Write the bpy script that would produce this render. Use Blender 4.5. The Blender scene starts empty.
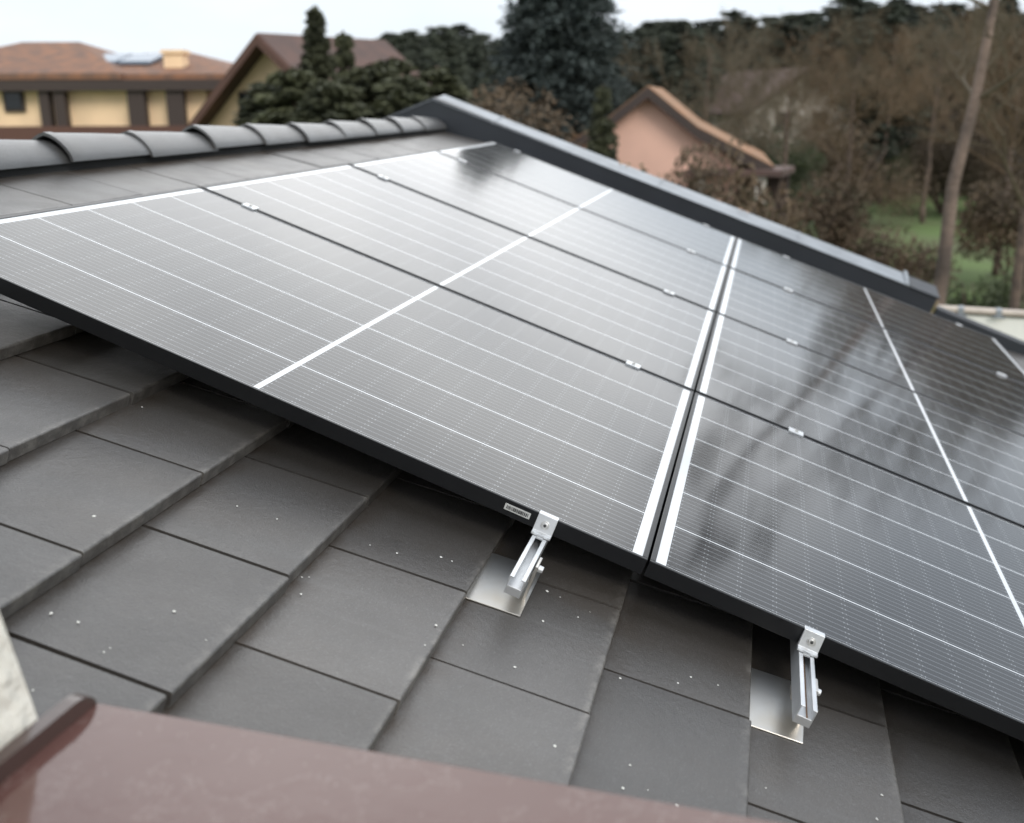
import bpy, bmesh, math, random
import numpy as np
from mathutils import Vector, Matrix
R_ = math.radians
rnd = random.Random(7)
nr = np.random.default_rng(11)
S = bpy.context.scene
COL = S.collection

# ------------------------------------------------------------------ frame of reference
# roof coordinates: u along the ridge, v down the slope, n below the plane of the solar glass
PITCH = R_(20.0)
OZ = 5.75
AX = Vector((1, 0, 0))
AS = Vector((0, -math.cos(PITCH), -math.sin(PITCH)))
AN = Vector((0, math.sin(PITCH), -math.cos(PITCH)))
ORG = Vector((0, 0, OZ))
def rp(u, v, n=0.0):
    return ORG + AX * u + AS * v + AN * n
ROOF_M = Matrix(((1, 0, 0, 0), (0, AS.y, AN.y, 0), (0, AS.z, AN.z, OZ), (0, 0, 0, 1)))

# ------------------------------------------------------------------ camera
F_PX = 1025.303
CAM_R = ((0.23788588, 0.91419426, -0.32811457),      # right, down, forward in roof coordinates
         (-0.28334403, 0.38843487, 0.87683209),
         (0.929046, -0.11561667, 0.35143466))
CAM_C = (-1.68206539, 1.46834003, -0.79640341)
def rdir(d):
    return AX * d[0] + AS * d[1] + AN * d[2]
c_r, c_d, c_f = (rdir(d) for d in CAM_R)
CAM = rp(*CAM_C)
cd = bpy.data.cameras.new('camera')
cam = bpy.data.objects.new('camera', cd); COL.objects.link(cam)
cam.matrix_world = Matrix(((c_r.x, -c_d.x, -c_f.x, CAM.x), (c_r.y, -c_d.y, -c_f.y, CAM.y),
                           (c_r.z, -c_d.z, -c_f.z, CAM.z), (0, 0, 0, 1)))
cd.sensor_fit = 'HORIZONTAL'; cd.sensor_width = 36.0
cd.lens = 36.0 * F_PX / 1024.0
cd.clip_start = 0.02; cd.clip_end = 2000
cd.dof.use_dof = True
cd.dof.focus_distance = 1.95
APERTURE = 0.0116                                     # metres
cd.dof.aperture_fstop = (cd.lens / 1000.0) / APERTURE
S.camera = cam

# ------------------------------------------------------------------ world, sun, exposure
SUN_EL, SUN_AZ = R_(38), R_(226)
w = bpy.data.worlds.new('World'); S.world = w; w.use_nodes = True
wn, wl = w.node_tree.nodes, w.node_tree.links
wn.clear()
out = wn.new('ShaderNodeOutputWorld'); bg = wn.new('ShaderNodeBackground')
sky = wn.new('ShaderNodeTexSky'); sky.sky_type = 'NISHITA'; sky.sun_disc = False
sky.sun_elevation = SUN_EL; sky.sun_rotation = SUN_AZ; sky.air_density = 1.0; sky.dust_density = 2.0
tc = wn.new('ShaderNodeTexCoord'); sep = wn.new('ShaderNodeSeparateXYZ')
wl.new(tc.outputs['Generated'], sep.inputs[0])
# overcast cloud deck: brighter overhead than at the horizon, brightest in a bright cloud ahead, fitted to the panel reflections
ramp = wn.new('ShaderNodeMapRange'); ramp.inputs['From Min'].default_value = 0.0; ramp.inputs['From Max'].default_value = 0.75
ramp.inputs['To Min'].default_value = 8.4; ramp.inputs['To Max'].default_value = 12.5
wl.new(sep.outputs['Z'], ramp.inputs['Value'])
GLOW_AZ, GLOW_EL = R_(1), R_(17)                     # left of the line of sight, above the horizon
_f = Vector((c_f.x, c_f.y, 0)).normalized(); _l = Vector((-_f.y, _f.x, 0))
gdir = (_f * math.cos(GLOW_AZ) + _l * math.sin(GLOW_AZ)) * math.cos(GLOW_EL) + Vector((0, 0, math.sin(GLOW_EL)))
dt = wn.new('ShaderNodeVectorMath'); dt.operation = 'DOT_PRODUCT'; dt.inputs[1].default_value = gdir
wl.new(tc.outputs['Generated'], dt.inputs[0])
gw = wn.new('ShaderNodeMapRange'); gw.interpolation_type = 'SMOOTHERSTEP'
gw.inputs['From Min'].default_value = 0.76; gw.inputs['From Max'].default_value = 1.0
gw.inputs['To Min'].default_value = 0.0; gw.inputs['To Max'].default_value = 12.5
wl.new(dt.outputs['Value'], gw.inputs['Value'])
ge_ = wn.new('ShaderNodeMapRange'); ge_.interpolation_type = 'SMOOTHERSTEP'      # the low cloud bank along the horizon stays duller
ge_.inputs['From Min'].default_value = 0.095; ge_.inputs['From Max'].default_value = 0.25
wl.new(sep.outputs['Z'], ge_.inputs['Value'])
gm_ = wn.new('ShaderNodeMath'); gm_.operation = 'MULTIPLY'; wl.new(gw.outputs[0], gm_.inputs[0]); wl.new(ge_.outputs[0], gm_.inputs[1])
mp = wn.new('ShaderNodeMapping'); mp.inputs['Scale'].default_value = (1, 1, 2.6)
wl.new(tc.outputs['Generated'], mp.inputs['Vector'])
nz = wn.new('ShaderNodeTexNoise'); nz.inputs['Scale'].default_value = 2.6; nz.inputs['Detail'].default_value = 6
nz.inputs['Roughness'].default_value = 0.55
wl.new(mp.outputs[0], nz.inputs['Vector'])
cr = wn.new('ShaderNodeMapRange'); cr.inputs['From Min'].default_value = 0.35; cr.inputs['From Max'].default_value = 0.62
cr.inputs['To Min'].default_value = 0.70; cr.inputs['To Max'].default_value = 0.93
wl.new(nz.outputs['Fac'], cr.inputs['Value'])
cc = wn.new('ShaderNodeCombineColor')
for i, (k, kg) in enumerate(((0.930, 1.05), (1.0, 1.0), (1.085, 0.92))):       # cool deck, slightly warm glow
    m = wn.new('ShaderNodeMath'); m.operation = 'MULTIPLY'; m.inputs[1].default_value = kg
    wl.new(gm_.outputs[0], m.inputs[0])
    m2 = wn.new('ShaderNodeMath'); m2.operation = 'MULTIPLY_ADD'; m2.inputs[1].default_value = k
    wl.new(ramp.outputs[0], m2.inputs[0]); wl.new(m.outputs[0], m2.inputs[2]); wl.new(m2.outputs[0], cc.inputs[i])
mx = wn.new('ShaderNodeMix'); mx.data_type = 'RGBA'
wl.new(cr.outputs[0], mx.inputs['Factor']); wl.new(sky.outputs[0], mx.inputs['A']); wl.new(cc.outputs[0], mx.inputs['B'])
wl.new(mx.outputs['Result'], bg.inputs['Color'])
bg.inputs['Strength'].default_value = 0.10
wl.new(bg.outputs[0], out.inputs['Surface'])
sd = bpy.data.lights.new('sun', 'SUN'); sd.energy = 1.5; sd.angle = R_(25); sd.color = (1.0, 0.97, 0.93)
so = bpy.data.objects.new('sun', sd); COL.objects.link(so)
sdir = Vector((math.sin(SUN_AZ) * math.cos(SUN_EL), math.cos(SUN_AZ) * math.cos(SUN_EL), math.sin(SUN_EL)))
so.rotation_euler = (-sdir).to_track_quat('-Z', 'Y').to_euler(); so.location = (0, 0, 40)
S.view_settings.view_transform = 'Standard'; S.view_settings.look = 'None'
S.view_settings.gamma = 1.0; S.view_settings.exposure = 0.33
S.view_settings.use_curve_mapping = False
S.cycles.max_bounces = 6

# ------------------------------------------------------------------ material helpers
def mat(name, col, rough=0.6, metal=0.0, spec=0.5, var=0.0, vscale=4.0, bump=0.0, bscale=80.0, col2=None,
        coat=0.0, lo=0.35, hi=0.65, detail=5.0, rand=0.0, coord='Object'):
    m = bpy.data.materials.new(name); m.use_nodes = True
    N, L = m.node_tree.nodes, m.node_tree.links
    b = N['Principled BSDF']
    b.inputs['Base Color'].default_value = (*col, 1); b.inputs['Roughness'].default_value = rough
    b.inputs['Metallic'].default_value = metal; b.inputs['Specular IOR Level'].default_value = spec
    b.inputs['Coat Weight'].default_value = coat; b.inputs['Coat Roughness'].default_value = 0.1
    t = N.new('ShaderNodeTexCoord')
    last = None
    if col2 is not None or var:
        n = N.new('ShaderNodeTexNoise'); n.inputs['Scale'].default_value = vscale; n.inputs['Detail'].default_value = detail
        L.new(t.outputs[coord], n.inputs['Vector'])
        r = N.new('ShaderNodeMapRange'); r.inputs['From Min'].default_value = lo; r.inputs['From Max'].default_value = hi
        L.new(n.outputs['Fac'], r.inputs['Value'])
        x = N.new('ShaderNodeMix'); x.data_type = 'RGBA'
        if col2 is None:
            col2 = tuple(c * (1 - var) for c in col)
        x.inputs['A'].default_value = (*col, 1); x.inputs['B'].default_value = (*col2, 1)
        L.new(r.outputs[0], x.inputs['Factor']); last = x.outputs['Result']
    if rand:
        oi = N.new('ShaderNodeObjectInfo'); rr = N.new('ShaderNodeMapRange')
        rr.inputs['To Min'].default_value = 1 - rand; rr.inputs['To Max'].default_value = 1 + rand
        L.new(oi.outputs['Random'], rr.inputs['Value'])
        h = N.new('ShaderNodeHueSaturation')
        if last is not None: L.new(last, h.inputs['Color'])
        else: h.inputs['Color'].default_value = (*col, 1)
        L.new(rr.outputs[0], h.inputs['Value']); last = h.outputs[0]
    if last is not None: L.new(last, b.inputs['Base Color'])
    if bump:
        n2 = N.new('ShaderNodeTexNoise'); n2.inputs['Scale'].default_value = bscale; n2.inputs['Detail'].default_value = 4
        L.new(t.outputs[coord], n2.inputs['Vector'])
        bp = N.new('ShaderNodeBump'); bp.inputs['Strength'].default_value = 1.0; bp.inputs['Distance'].default_value = bump
        L.new(n2.outputs['Fac'], bp.inputs['Height']); L.new(bp.outputs[0], b.inputs['Normal'])
    return m

class NT:                                               # tiny expression helper for math nodes
    def __init__(s, m): s.N, s.L = m.node_tree.nodes, m.node_tree.links
    def op(s, o, a, b=None, c=None):
        n = s.N.new('ShaderNodeMath'); n.operation = o
        for i, v in enumerate((a, b, c)):
            if v is None: continue
            if isinstance(v, (int, float)): n.inputs[i].default_value = v
            else: s.L.new(v, n.inputs[i])
        return n.outputs[0]
    def mix(s, f, a, b):
        n = s.N.new('ShaderNodeMix'); n.data_type = 'RGBA'
        s.L.new(f, n.inputs['Factor'])
        for k, v in (('A', a), ('B', b)):
            if isinstance(v, tuple): n.inputs[k].default_value = (*v, 1)
            else: s.L.new(v, n.inputs[k])
        return n.outputs['Result']

# ------------------------------------------------------------------ mesh helpers
class MB:
    """collects vertices and faces of ONE mesh object"""
    def __init__(s): s.v, s.f = [], []
    def add(s, vs, fs):
        o = len(s.v); s.v += [tuple(p) for p in vs]; s.f += [tuple(i + o for i in f) for f in fs]
    def hexa(s, p):                                      # 8 points: bottom loop 0-3, top loop 4-7
        s.add(p, [(3, 2, 1, 0), (4, 5, 6, 7), (0, 1, 5, 4), (1, 2, 6, 5), (2, 3, 7, 6), (3, 0, 4, 7)])
    def box(s, x0, x1, y0, y1, z0, z1, fn=None):
        p = [(x0, y0, z0), (x1, y0, z0), (x1, y1, z0), (x0, y1, z0), (x0, y0, z1), (x1, y0, z1), (x1, y1, z1), (x0, y1, z1)]
        s.hexa([fn(*q) for q in p] if fn else p)
    def prism(s, poly, x0, x1, fn):                       # polygon (a, b) swept from x0 to x1; fn(x, a, b)
        n = len(poly)
        vs = [fn(x0, *q) for q in poly] + [fn(x1, *q) for q in poly]
        s.add(vs, [tuple(range(n - 1, -1, -1)), tuple(range(n, 2 * n))] + [(i, (i + 1) % n, n + (i + 1) % n, n + i) for i in range(n)])
    def tube(s, p0, p1, r0, r1, k=8, cap=True):
        p0, p1 = Vector(p0), Vector(p1); d = (p1 - p0)
        if d.length < 1e-9: return
        d.normalize(); a = d.orthogonal().normalized(); b = d.cross(a)
        vs = []
        for p, r in ((p0, r0), (p1, r1)):
            for i in range(k):
                t = 2 * math.pi * i / k; vs.append(p + a * (math.cos(t) * r) + b * (math.sin(t) * r))
        fs = [(i, (i + 1) % k, k + (i + 1) % k, k + i) for i in range(k)]
        if cap: fs += [tuple(range(k - 1, -1, -1)), tuple(range(k, 2 * k))]
        s.add(vs, fs)
    def build(s, name, m, parent=None, smooth=False, bevel=0.0, matrix=None, seg=2):
        me = bpy.data.meshes.new(name); me.from_pydata(s.v, [], s.f); me.update()
        bm = bmesh.new(); bm.from_mesh(me)
        bmesh.ops.recalc_face_normals(bm, faces=bm.faces)
        if bevel:
            bmesh.ops.bevel(bm, geom=[e for e in bm.edges if e.is_manifold and e.calc_face_angle(0) > 0.5], offset=bevel,
                            segments=seg, affect='EDGES', profile=0.5, clamp_overlap=True)
        bm.to_mesh(me); bm.free()
        if smooth:
            for p in me.polygons: p.use_smooth = True
        me.materials.append(m)
        o = bpy.data.objects.new(name, me); COL.objects.link(o)
        if matrix is not None: o.matrix_world = matrix
        if parent is not None: o.parent = parent
        return o
def tag(o, label=None, cat=None, group=None, kind=None):
    if label: o['label'] = label
    if cat: o['category'] = cat
    if group: o['group'] = group
    if kind: o['kind'] = kind
    return o
def thing(name, label, cat, loc=(0, 0, 0), group=None, matrix=None):
    o = bpy.data.objects.new(name, None); COL.objects.link(o); o.empty_display_size = 0.1
    if matrix is not None: o.matrix_world = matrix
    else: o.location = loc
    return tag(o, label, cat, group)
def copy_tree(o, parent=None):
    c = o.copy(); COL.objects.link(c); c.parent = parent
    for ch in list(o.children): copy_tree(ch, c)
    return c
def roof_at(u, v, n=0.0):                                 # matrix with local x,y,z = u,v,n axes
    m = ROOF_M.copy(); m.translation = rp(u, v, n); return m

# ground frame seen from the window: right, forward (both level)
e_f = Vector((c_f.x, c_f.y, 0)).normalized(); e_r = Vector((e_f.y, -e_f.x, 0))
def gl(r, d, z=0.0): return Vector((CAM.x, CAM.y, 0)) + e_r * r + e_f * d + Vector((0, 0, z))
def at(px, py, dist):                                      # sight line to a level distance -> (r, d, z)
    q = c_f + c_r * ((px - 512) / F_PX) + c_d * ((py - 411.5) / F_PX)
    s = dist / q.dot(e_f)
    return q.dot(e_r) * s, dist, CAM.z + q.z * s

# ------------------------------------------------------------------ materials
M = {}
def tile_material():
    m = bpy.data.materials.new('concrete_tile'); m.use_nodes = True
    t = NT(m); N, L = t.N, t.L; b = N['Principled BSDF']
    tc = N.new('ShaderNodeTexCoord')
    at_ = N.new('ShaderNodeAttribute'); at_.attribute_name = 'tone'
    def noise(sc, det=5, rough=.55, vec=None):
        n = N.new('ShaderNodeTexNoise'); n.inputs['Scale'].default_value = sc; n.inputs['Detail'].default_value = det
        n.inputs['Roughness'].default_value = rough
        L.new(vec if vec is not None else tc.outputs['Object'], n.inputs['Vector']); return n.outputs['Fac']
    def rng(v, a, b_, c, d):
        n = N.new('ShaderNodeMapRange'); L.new(v, n.inputs['Value'])
        for k, x in zip(('From Min', 'From Max', 'To Min', 'To Max'), (a, b_, c, d)): n.inputs[k].default_value = x
        return n.outputs[0]
    mp = N.new('ShaderNodeMapping'); mp.inputs['Scale'].default_value = (9, 1.6, 4); L.new(tc.outputs['Object'], mp.inputs['Vector'])
    c = t.mix(rng(noise(3.2), .42, .66, 0, .8), (0.075, 0.0685, 0.063), (0.080, 0.069, 0.059))
    c = t.mix(rng(noise(1.0, 4, .5, mp.outputs[0]), .50, .68, 0, .75), c, (0.082, 0.076, 0.070))
    c = t.mix(rng(noise(220, 4, .7), .55, .75, 0, .55), c, (0.17, 0.17, 0.17))
    c = t.mix(rng(noise(14, 6, .7), .62, .74, 0, .40), c, (0.052, 0.050, 0.048))
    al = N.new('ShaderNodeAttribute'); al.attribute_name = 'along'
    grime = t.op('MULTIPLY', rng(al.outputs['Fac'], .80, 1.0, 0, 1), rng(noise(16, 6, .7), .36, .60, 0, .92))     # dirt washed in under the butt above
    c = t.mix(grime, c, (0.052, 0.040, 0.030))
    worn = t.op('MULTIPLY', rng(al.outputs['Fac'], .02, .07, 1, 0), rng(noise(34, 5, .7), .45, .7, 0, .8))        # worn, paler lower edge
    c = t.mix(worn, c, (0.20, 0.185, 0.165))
    drip = N.new('ShaderNodeMapping'); drip.inputs['Scale'].default_value = (34, 2.2, 8); L.new(tc.outputs['Object'], drip.inputs['Vector'])
    c = t.mix(rng(noise(1.0, 5, .6, drip.outputs[0]), .60, .78, 0, .35), c, (0.15, 0.145, 0.14))
    c = t.mix(rng(noise(420, 2, .5), .64, .74, 0, .55), c, (0.22, 0.215, 0.205))
    h = N.new('ShaderNodeHueSaturation'); L.new(c, h.inputs['Color'])
    L.new(rng(at_.outputs['Fac'], 0, 1, .74, 1.26), h.inputs['Value']); L.new(h.outputs[0], b.inputs['Base Color'])
    L.new(rng(noise(9), .3, .7, .30, .43), b.inputs['Roughness'])
    b.inputs['Specular IOR Level'].default_value = 0.85
    bp = N.new('ShaderNodeBump'); bp.inputs['Distance'].default_value = 0.0008
    L.new(t.op('ADD', noise(330, 3), t.op('MULTIPLY', noise(60, 4), 1.3)), bp.inputs['Height']); L.new(bp.outputs[0], b.inputs['Normal'])
    return m
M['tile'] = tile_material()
PW, PL, PG, RG = 1.134, 1.5883, 0.02, 0.005                            # panel width, length, gap
def pv_material():
    m = bpy.data.materials.new('solar_cells_under_glass'); m.use_nodes = True
    t = NT(m); N, L = t.N, t.L; b = N['Principled BSDF']; op = t.op
    tc = N.new('ShaderNodeTexCoord'); sp = N.new('ShaderNodeSeparateXYZ'); L.new(tc.outputs['Object'], sp.inputs[0])
    x, y = sp.outputs['X'], sp.outputs['Y']
    mx_, my_ = 0.0090, 0.030; sx = (PW - 2 * mx_) / 6; half = PL / 2 - 0.0072 - my_; py = half / 11
    xs = op('DIVIDE', op('SUBTRACT', x, mx_), sx)                       # strips across
    dx = op('MULTIPLY', op('ABSOLUTE', op('SUBTRACT', xs, op('ROUND', xs))), sx)
    line = op('LESS_THAN', dx, 0.0018)
    yc = op('ABSOLUTE', op('SUBTRACT', y, PL / 2))
    stripe = op('MAXIMUM', op('LESS_THAN', yc, 0.0062), op('GREATER_THAN', yc, PL / 2 - my_))
    edge = op('MAXIMUM', op('LESS_THAN', x, mx_), op('GREATER_THAN', x, PW - mx_))
    white = op('MAXIMUM', op('MAXIMUM', line, stripe), edge)
    xb = op('MULTIPLY', xs, 10.0); fb = op('FRACT', xb)
    bus = op('LESS_THAN', op('ABSOLUTE', op('SUBTRACT', fb, .5)), .085)
    tick = op('LESS_THAN', op('ABSOLUTE', op('SUBTRACT', fb, .5)), .14)
    ys = op('DIVIDE', op('SUBTRACT', yc, 0.0072), py)
    dy = op('MULTIPLY', op('ABSOLUTE', op('SUBTRACT', ys, op('ROUND', ys))), py)
    pair = op('LESS_THAN', op('ABSOLUTE', op('SUBTRACT', dy, 0.0034)), 0.0010)
    dots = op('MULTIPLY', pair, tick)
    # cell colour differs very slightly from cell to cell
    cv = N.new('ShaderNodeCombineXYZ'); L.new(op('FLOOR', xs), cv.inputs[0]); L.new(op('FLOOR', ys), cv.inputs[1])
    wn_ = N.new('ShaderNodeTexWhiteNoise'); L.new(cv.outputs[0], wn_.inputs['Vector'])
    cell = t.mix(wn_.outputs['Value'], (0.0080, 0.0085, 0.0105), (0.0130, 0.0128, 0.0135))
    gap = op('LESS_THAN', dy, 0.0010)
    c = t.mix(gap, cell, (0.02, 0.02, 0.022))
    c = t.mix(bus, c, (0.105, 0.11, 0.12))
    c = t.mix(dots, c, (0.24, 0.25, 0.26))
    c = t.mix(white, c, (0.80, 0.81, 0.82))
    oi = N.new('ShaderNodeObjectInfo'); ov = N.new('ShaderNodeVectorMath'); ov.operation = 'ADD'
    L.new(tc.outputs['Object'], ov.inputs[0]); L.new(oi.outputs['Location'], ov.inputs[1])
    d1 = N.new('ShaderNodeTexNoise'); d1.inputs['Scale'].default_value = 3.0; d1.inputs['Detail'].default_value = 8; d1.inputs['Roughness'].default_value = .65
    L.new(ov.outputs[0], d1.inputs['Vector'])
    mpd = N.new('ShaderNodeMapping'); mpd.inputs['Scale'].default_value = (22, 2.0, 1); L.new(ov.outputs[0], mpd.inputs['Vector'])
    d2 = N.new('ShaderNodeTexNoise'); d2.inputs['Scale'].default_value = 1.0; d2.inputs['Detail'].default_value = 5; L.new(mpd.outputs[0], d2.inputs['Vector'])
    dust = op('ADD', op('MULTIPLY', d1.outputs['Fac'], .020), op('MULTIPLY', d2.outputs['Fac'], .014))
    vo = N.new('ShaderNodeTexVoronoi'); vo.inputs['Scale'].default_value = 38; L.new(ov.outputs[0], vo.inputs['Vector'])
    sp2 = N.new('ShaderNodeSeparateColor'); L.new(vo.outputs['Color'], sp2.inputs[0])
    speck = op('MULTIPLY', op('LESS_THAN', vo.outputs['Distance'], .055), op('GREATER_THAN', sp2.outputs[0], .93))
    dust = op('ADD', dust, op('MULTIPLY', speck, .45))
    c = t.mix(dust, c, (0.46, 0.44, 0.40))
    L.new(c, b.inputs['Base Color'])
    n = N.new('ShaderNodeTexNoise'); n.inputs['Scale'].default_value = 2.2; n.inputs['Detail'].default_value = 5
    L.new(tc.outputs['Object'], n.inputs['Vector'])
    r = N.new('ShaderNodeMapRange'); L.new(n.outputs['Fac'], r.inputs['Value'])
    r.inputs['To Min'].default_value = 0.06; r.inputs['To Max'].default_value = 0.12
    L.new(r.outputs[0], b.inputs['Roughness'])
    b.inputs['IOR'].default_value = 1.5
    return m
M['pv'] = pv_material()
M['frame'] = mat('black_anodised_aluminium', (0.008, 0.0085, 0.010), 0.34, spec=0.45)
M['alu'] = mat('bare_aluminium', (0.80, 0.81, 0.82), 0.42, metal=0.75, var=0.15, vscale=14, bump=0.00012, bscale=300)
M['steel'] = mat('stainless_sheet', (0.74, 0.73, 0.71), 0.36, metal=1.0, col2=(0.62, 0.56, 0.47), vscale=5, lo=.5, hi=.72)
M['sticker'] = mat('printed_label', (0.62, 0.62, 0.6), 0.5)
M['ink'] = mat('label_print', (0.05, 0.05, 0.05), 0.6)
M['slate_metal'] = mat('dark_grey_coated_sheet', (0.021, 0.024, 0.029), 0.42, var=0.2, vscale=3)
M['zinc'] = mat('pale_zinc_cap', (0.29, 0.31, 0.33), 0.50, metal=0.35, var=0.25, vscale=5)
M['stucco'] = mat('cream_stucco', (0.76, 0.73, 0.65), 0.9, bump=0.014, bscale=42, var=0.10, vscale=25)
M['white_wall'] = mat('white_render', (0.80, 0.78, 0.72), 0.9, bump=0.002, bscale=60, var=0.06, vscale=4)
M['coping'] = mat('weathered_beige_coping', (0.50, 0.43, 0.36), 0.75, col2=(0.40, 0.34, 0.29), vscale=5, bump=0.002)
M['brown_core'] = mat('weathered_wood', (0.26, 0.19, 0.13), 0.8, col2=(0.12, 0.12, 0.04), vscale=40)
M['brown_frame'] = mat('dark_brown_window_paint', (0.055, 0.030, 0.024), 0.22, spec=.9, bump=0.0003, bscale=60)
M['speck'] = mat('chalky_white_speck', (0.78, 0.77, 0.72), 0.9)
M['leaf_dry'] = mat('dry_leaf', (0.42, 0.26, 0.16), 0.8)
def sill_material():
    m = bpy.data.materials.new('glossy_brown_sill_sheet'); m.use_nodes = True
    t = NT(m); N, L = t.N, t.L; b = N['Principled BSDF']
    tc = N.new('ShaderNodeTexCoord')
    n = N.new('ShaderNodeTexNoise'); n.inputs['Scale'].default_value = 6; n.inputs['Detail'].default_value = 4
    L.new(tc.outputs['Object'], n.inputs['Vector'])
    c = t.mix(n.outputs['Fac'], (0.100, 0.044, 0.036), (0.125, 0.062, 0.052))
    n3 = N.new('ShaderNodeTexNoise'); n3.inputs['Scale'].default_value = 150; n3.inputs['Detail'].default_value = 3
    L.new(tc.outputs['Object'], n3.inputs['Vector'])
    n4 = N.new('ShaderNodeTexNoise'); n4.inputs['Scale'].default_value = 11; n4.inputs['Detail'].default_value = 6; n4.inputs['Roughness'].default_value = .7
    L.new(tc.outputs['Object'], n4.inputs['Vector'])
    gr = t.op('MULTIPLY', t.op('GREATER_THAN', n3.outputs['Fac'], .70), .30)                       # grit and dried water marks
    wm = t.op('MULTIPLY', t.op('LESS_THAN', t.op('ABSOLUTE', t.op('SUBTRACT', n4.outputs['Fac'], .55)), .006), .22)
    c = t.mix(t.op('ADD', gr, wm), c, (0.34, 0.29, 0.26)); L.new(c, b.inputs['Base Color'])
    b.inputs['Roughness'].default_value = 0.11; b.inputs['Specular IOR Level'].default_value = 0.5; b.inputs['Coat Weight'].default_value = 0.22; b.inputs['Coat Roughness'].default_value = 0.08
    wv = N.new('ShaderNodeTexWave'); wv.wave_type = 'RINGS'; wv.inputs['Scale'].default_value = 16
    wv.inputs['Distortion'].default_value = 9; wv.inputs['Detail'].default_value = 3; wv.inputs['Detail Scale'].default_value = 1.4
    L.new(tc.outputs['Object'], wv.inputs['Vector'])
    bp = N.new('ShaderNodeBump'); bp.inputs['Distance'].default_value = 0.00024; bp.inputs['Strength'].default_value = .5
    L.new(wv.outputs['Fac'], bp.inputs['Height']); L.new(bp.outputs[0], b.inputs['Normal'])
    return m
M['sill'] = sill_material()
M['cream_house'] = mat('cream_render', (0.90, 0.65, 0.40), 0.9, var=0.12, vscale=1.5)
M['pink_house'] = mat('salmon_render', (0.76, 0.47, 0.36), 0.9, var=0.10, vscale=1.2)
M['ochre_house'] = mat('ochre_render', (0.54, 0.39, 0.25), 0.9, var=0.15, vscale=1.2)
M['pale_house'] = mat('pale_render', (0.55, 0.50, 0.43), 0.9, var=0.15, vscale=1.2)
M['roof_brown'] = mat('brown_clay_tiles', (0.24, 0.110, 0.056), 0.8, col2=(0.13, 0.075, 0.052), vscale=3)
M['roof_red'] = mat('faded_red_tiles', (0.115, 0.066, 0.052), 0.8, col2=(0.08, 0.052, 0.044), vscale=2)
M['roof_orange'] = mat('orange_clay_tiles', (0.33, 0.165, 0.08), 0.8, col2=(0.22, 0.13, 0.07), vscale=2.5)
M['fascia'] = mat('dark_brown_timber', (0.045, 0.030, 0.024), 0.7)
M['fascia_red'] = mat('red_brown_timber', (0.10, 0.045, 0.030), 0.7)
M['dark_glass'] = mat('dark_window_pane', (0.012, 0.014, 0.016), 0.08)
M['sky_glass'] = mat('roof_collector_glass', (0.16, 0.20, 0.25), 0.35, spec=0.5)
M['bark'] = mat('brown_bark', (0.15, 0.105, 0.078), 0.9, col2=(0.07, 0.05, 0.04), vscale=6, bump=0.02, bscale=14)
M['bark_pale'] = mat('pale_brown_bark', (0.19, 0.135, 0.105), 0.9, col2=(0.07, 0.052, 0.042), vscale=2.2, bump=0.02, bscale=14)
M['twig'] = mat('bare_twigs', (0.100, 0.078, 0.048), 0.9, rand=0.25)
M['twig_red'] = mat('reddish_bare_twigs', (0.125, 0.084, 0.048), 0.9, rand=0.2)
M['needle'] = mat('blue_green_needles', (0.042, 0.056, 0.050), 0.75, col2=(0.024, 0.032, 0.028), vscale=1.3, rand=0.1)
M['needle_olive'] = mat('olive_needles', (0.066, 0.070, 0.030), 0.75, col2=(0.036, 0.040, 0.020), vscale=1.5, rand=0.2)
M['pine'] = mat('far_pine_needles', (0.058, 0.068, 0.044), 0.8, col2=(0.036, 0.042, 0.030), vscale=0.8, rand=0.35)
M['shrub'] = mat('green_shrub_leaves', (0.064, 0.082, 0.028), 0.7, col2=(0.040, 0.050, 0.020), vscale=1.5, rand=0.3)
M['shrub_brown'] = mat('winter_brown_leaves', (0.120, 0.080, 0.046), 0.8, col2=(0.070, 0.052, 0.032), vscale=1.2, rand=0.3)
M['grass'] = mat('lawn_and_soil', (0.100, 0.150, 0.042), 0.95, col2=(0.095, 0.100, 0.046), vscale=0.12, lo=.45, hi=.68, bump=0.03, bscale=3)
M['hill'] = mat('wooded_hill', (0.058, 0.058, 0.038), 0.95, col2=(0.085, 0.066, 0.046), vscale=0.05, bump=0.8, bscale=0.3)

# ------------------------------------------------------------------ the setting
g = MB(); g.add([(-400, -600, 0), (900, -600, 0), (900, 600, 0), (-400, 600, 0)], [(0, 1, 2, 3)])
tag(g.build('ground', M['grass']), kind='structure')
h = MB(); nx_, ny_ = 60, 14; vs, fs = [], []
for j in range(ny_ + 1):
    for i in range(nx_ + 1):
        r = -140 + 280 * i / nx_ ; d = 105 + 14 * j
        k = min(1, j / 8.0); z = -0.6 + (14.5 + 2.2 * math.sin(i * .55) + 1.3 * math.sin(i * 1.3 + 1)) * (k * k * (3 - 2 * k)) * (0.35 + 0.65 * min(1, max(0, (r + 60) / 50)))
        vs.append(gl(r * (1 + j * .06), d, z))
for j in range(ny_):
    for i in range(nx_):
        a = j * (nx_ + 1) + i; fs.append((a, a + 1, a + nx_ + 2, a + nx_ + 1))
h.add(vs, fs); tag(h.build('hill', M['hill'], smooth=True), kind='structure')

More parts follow.
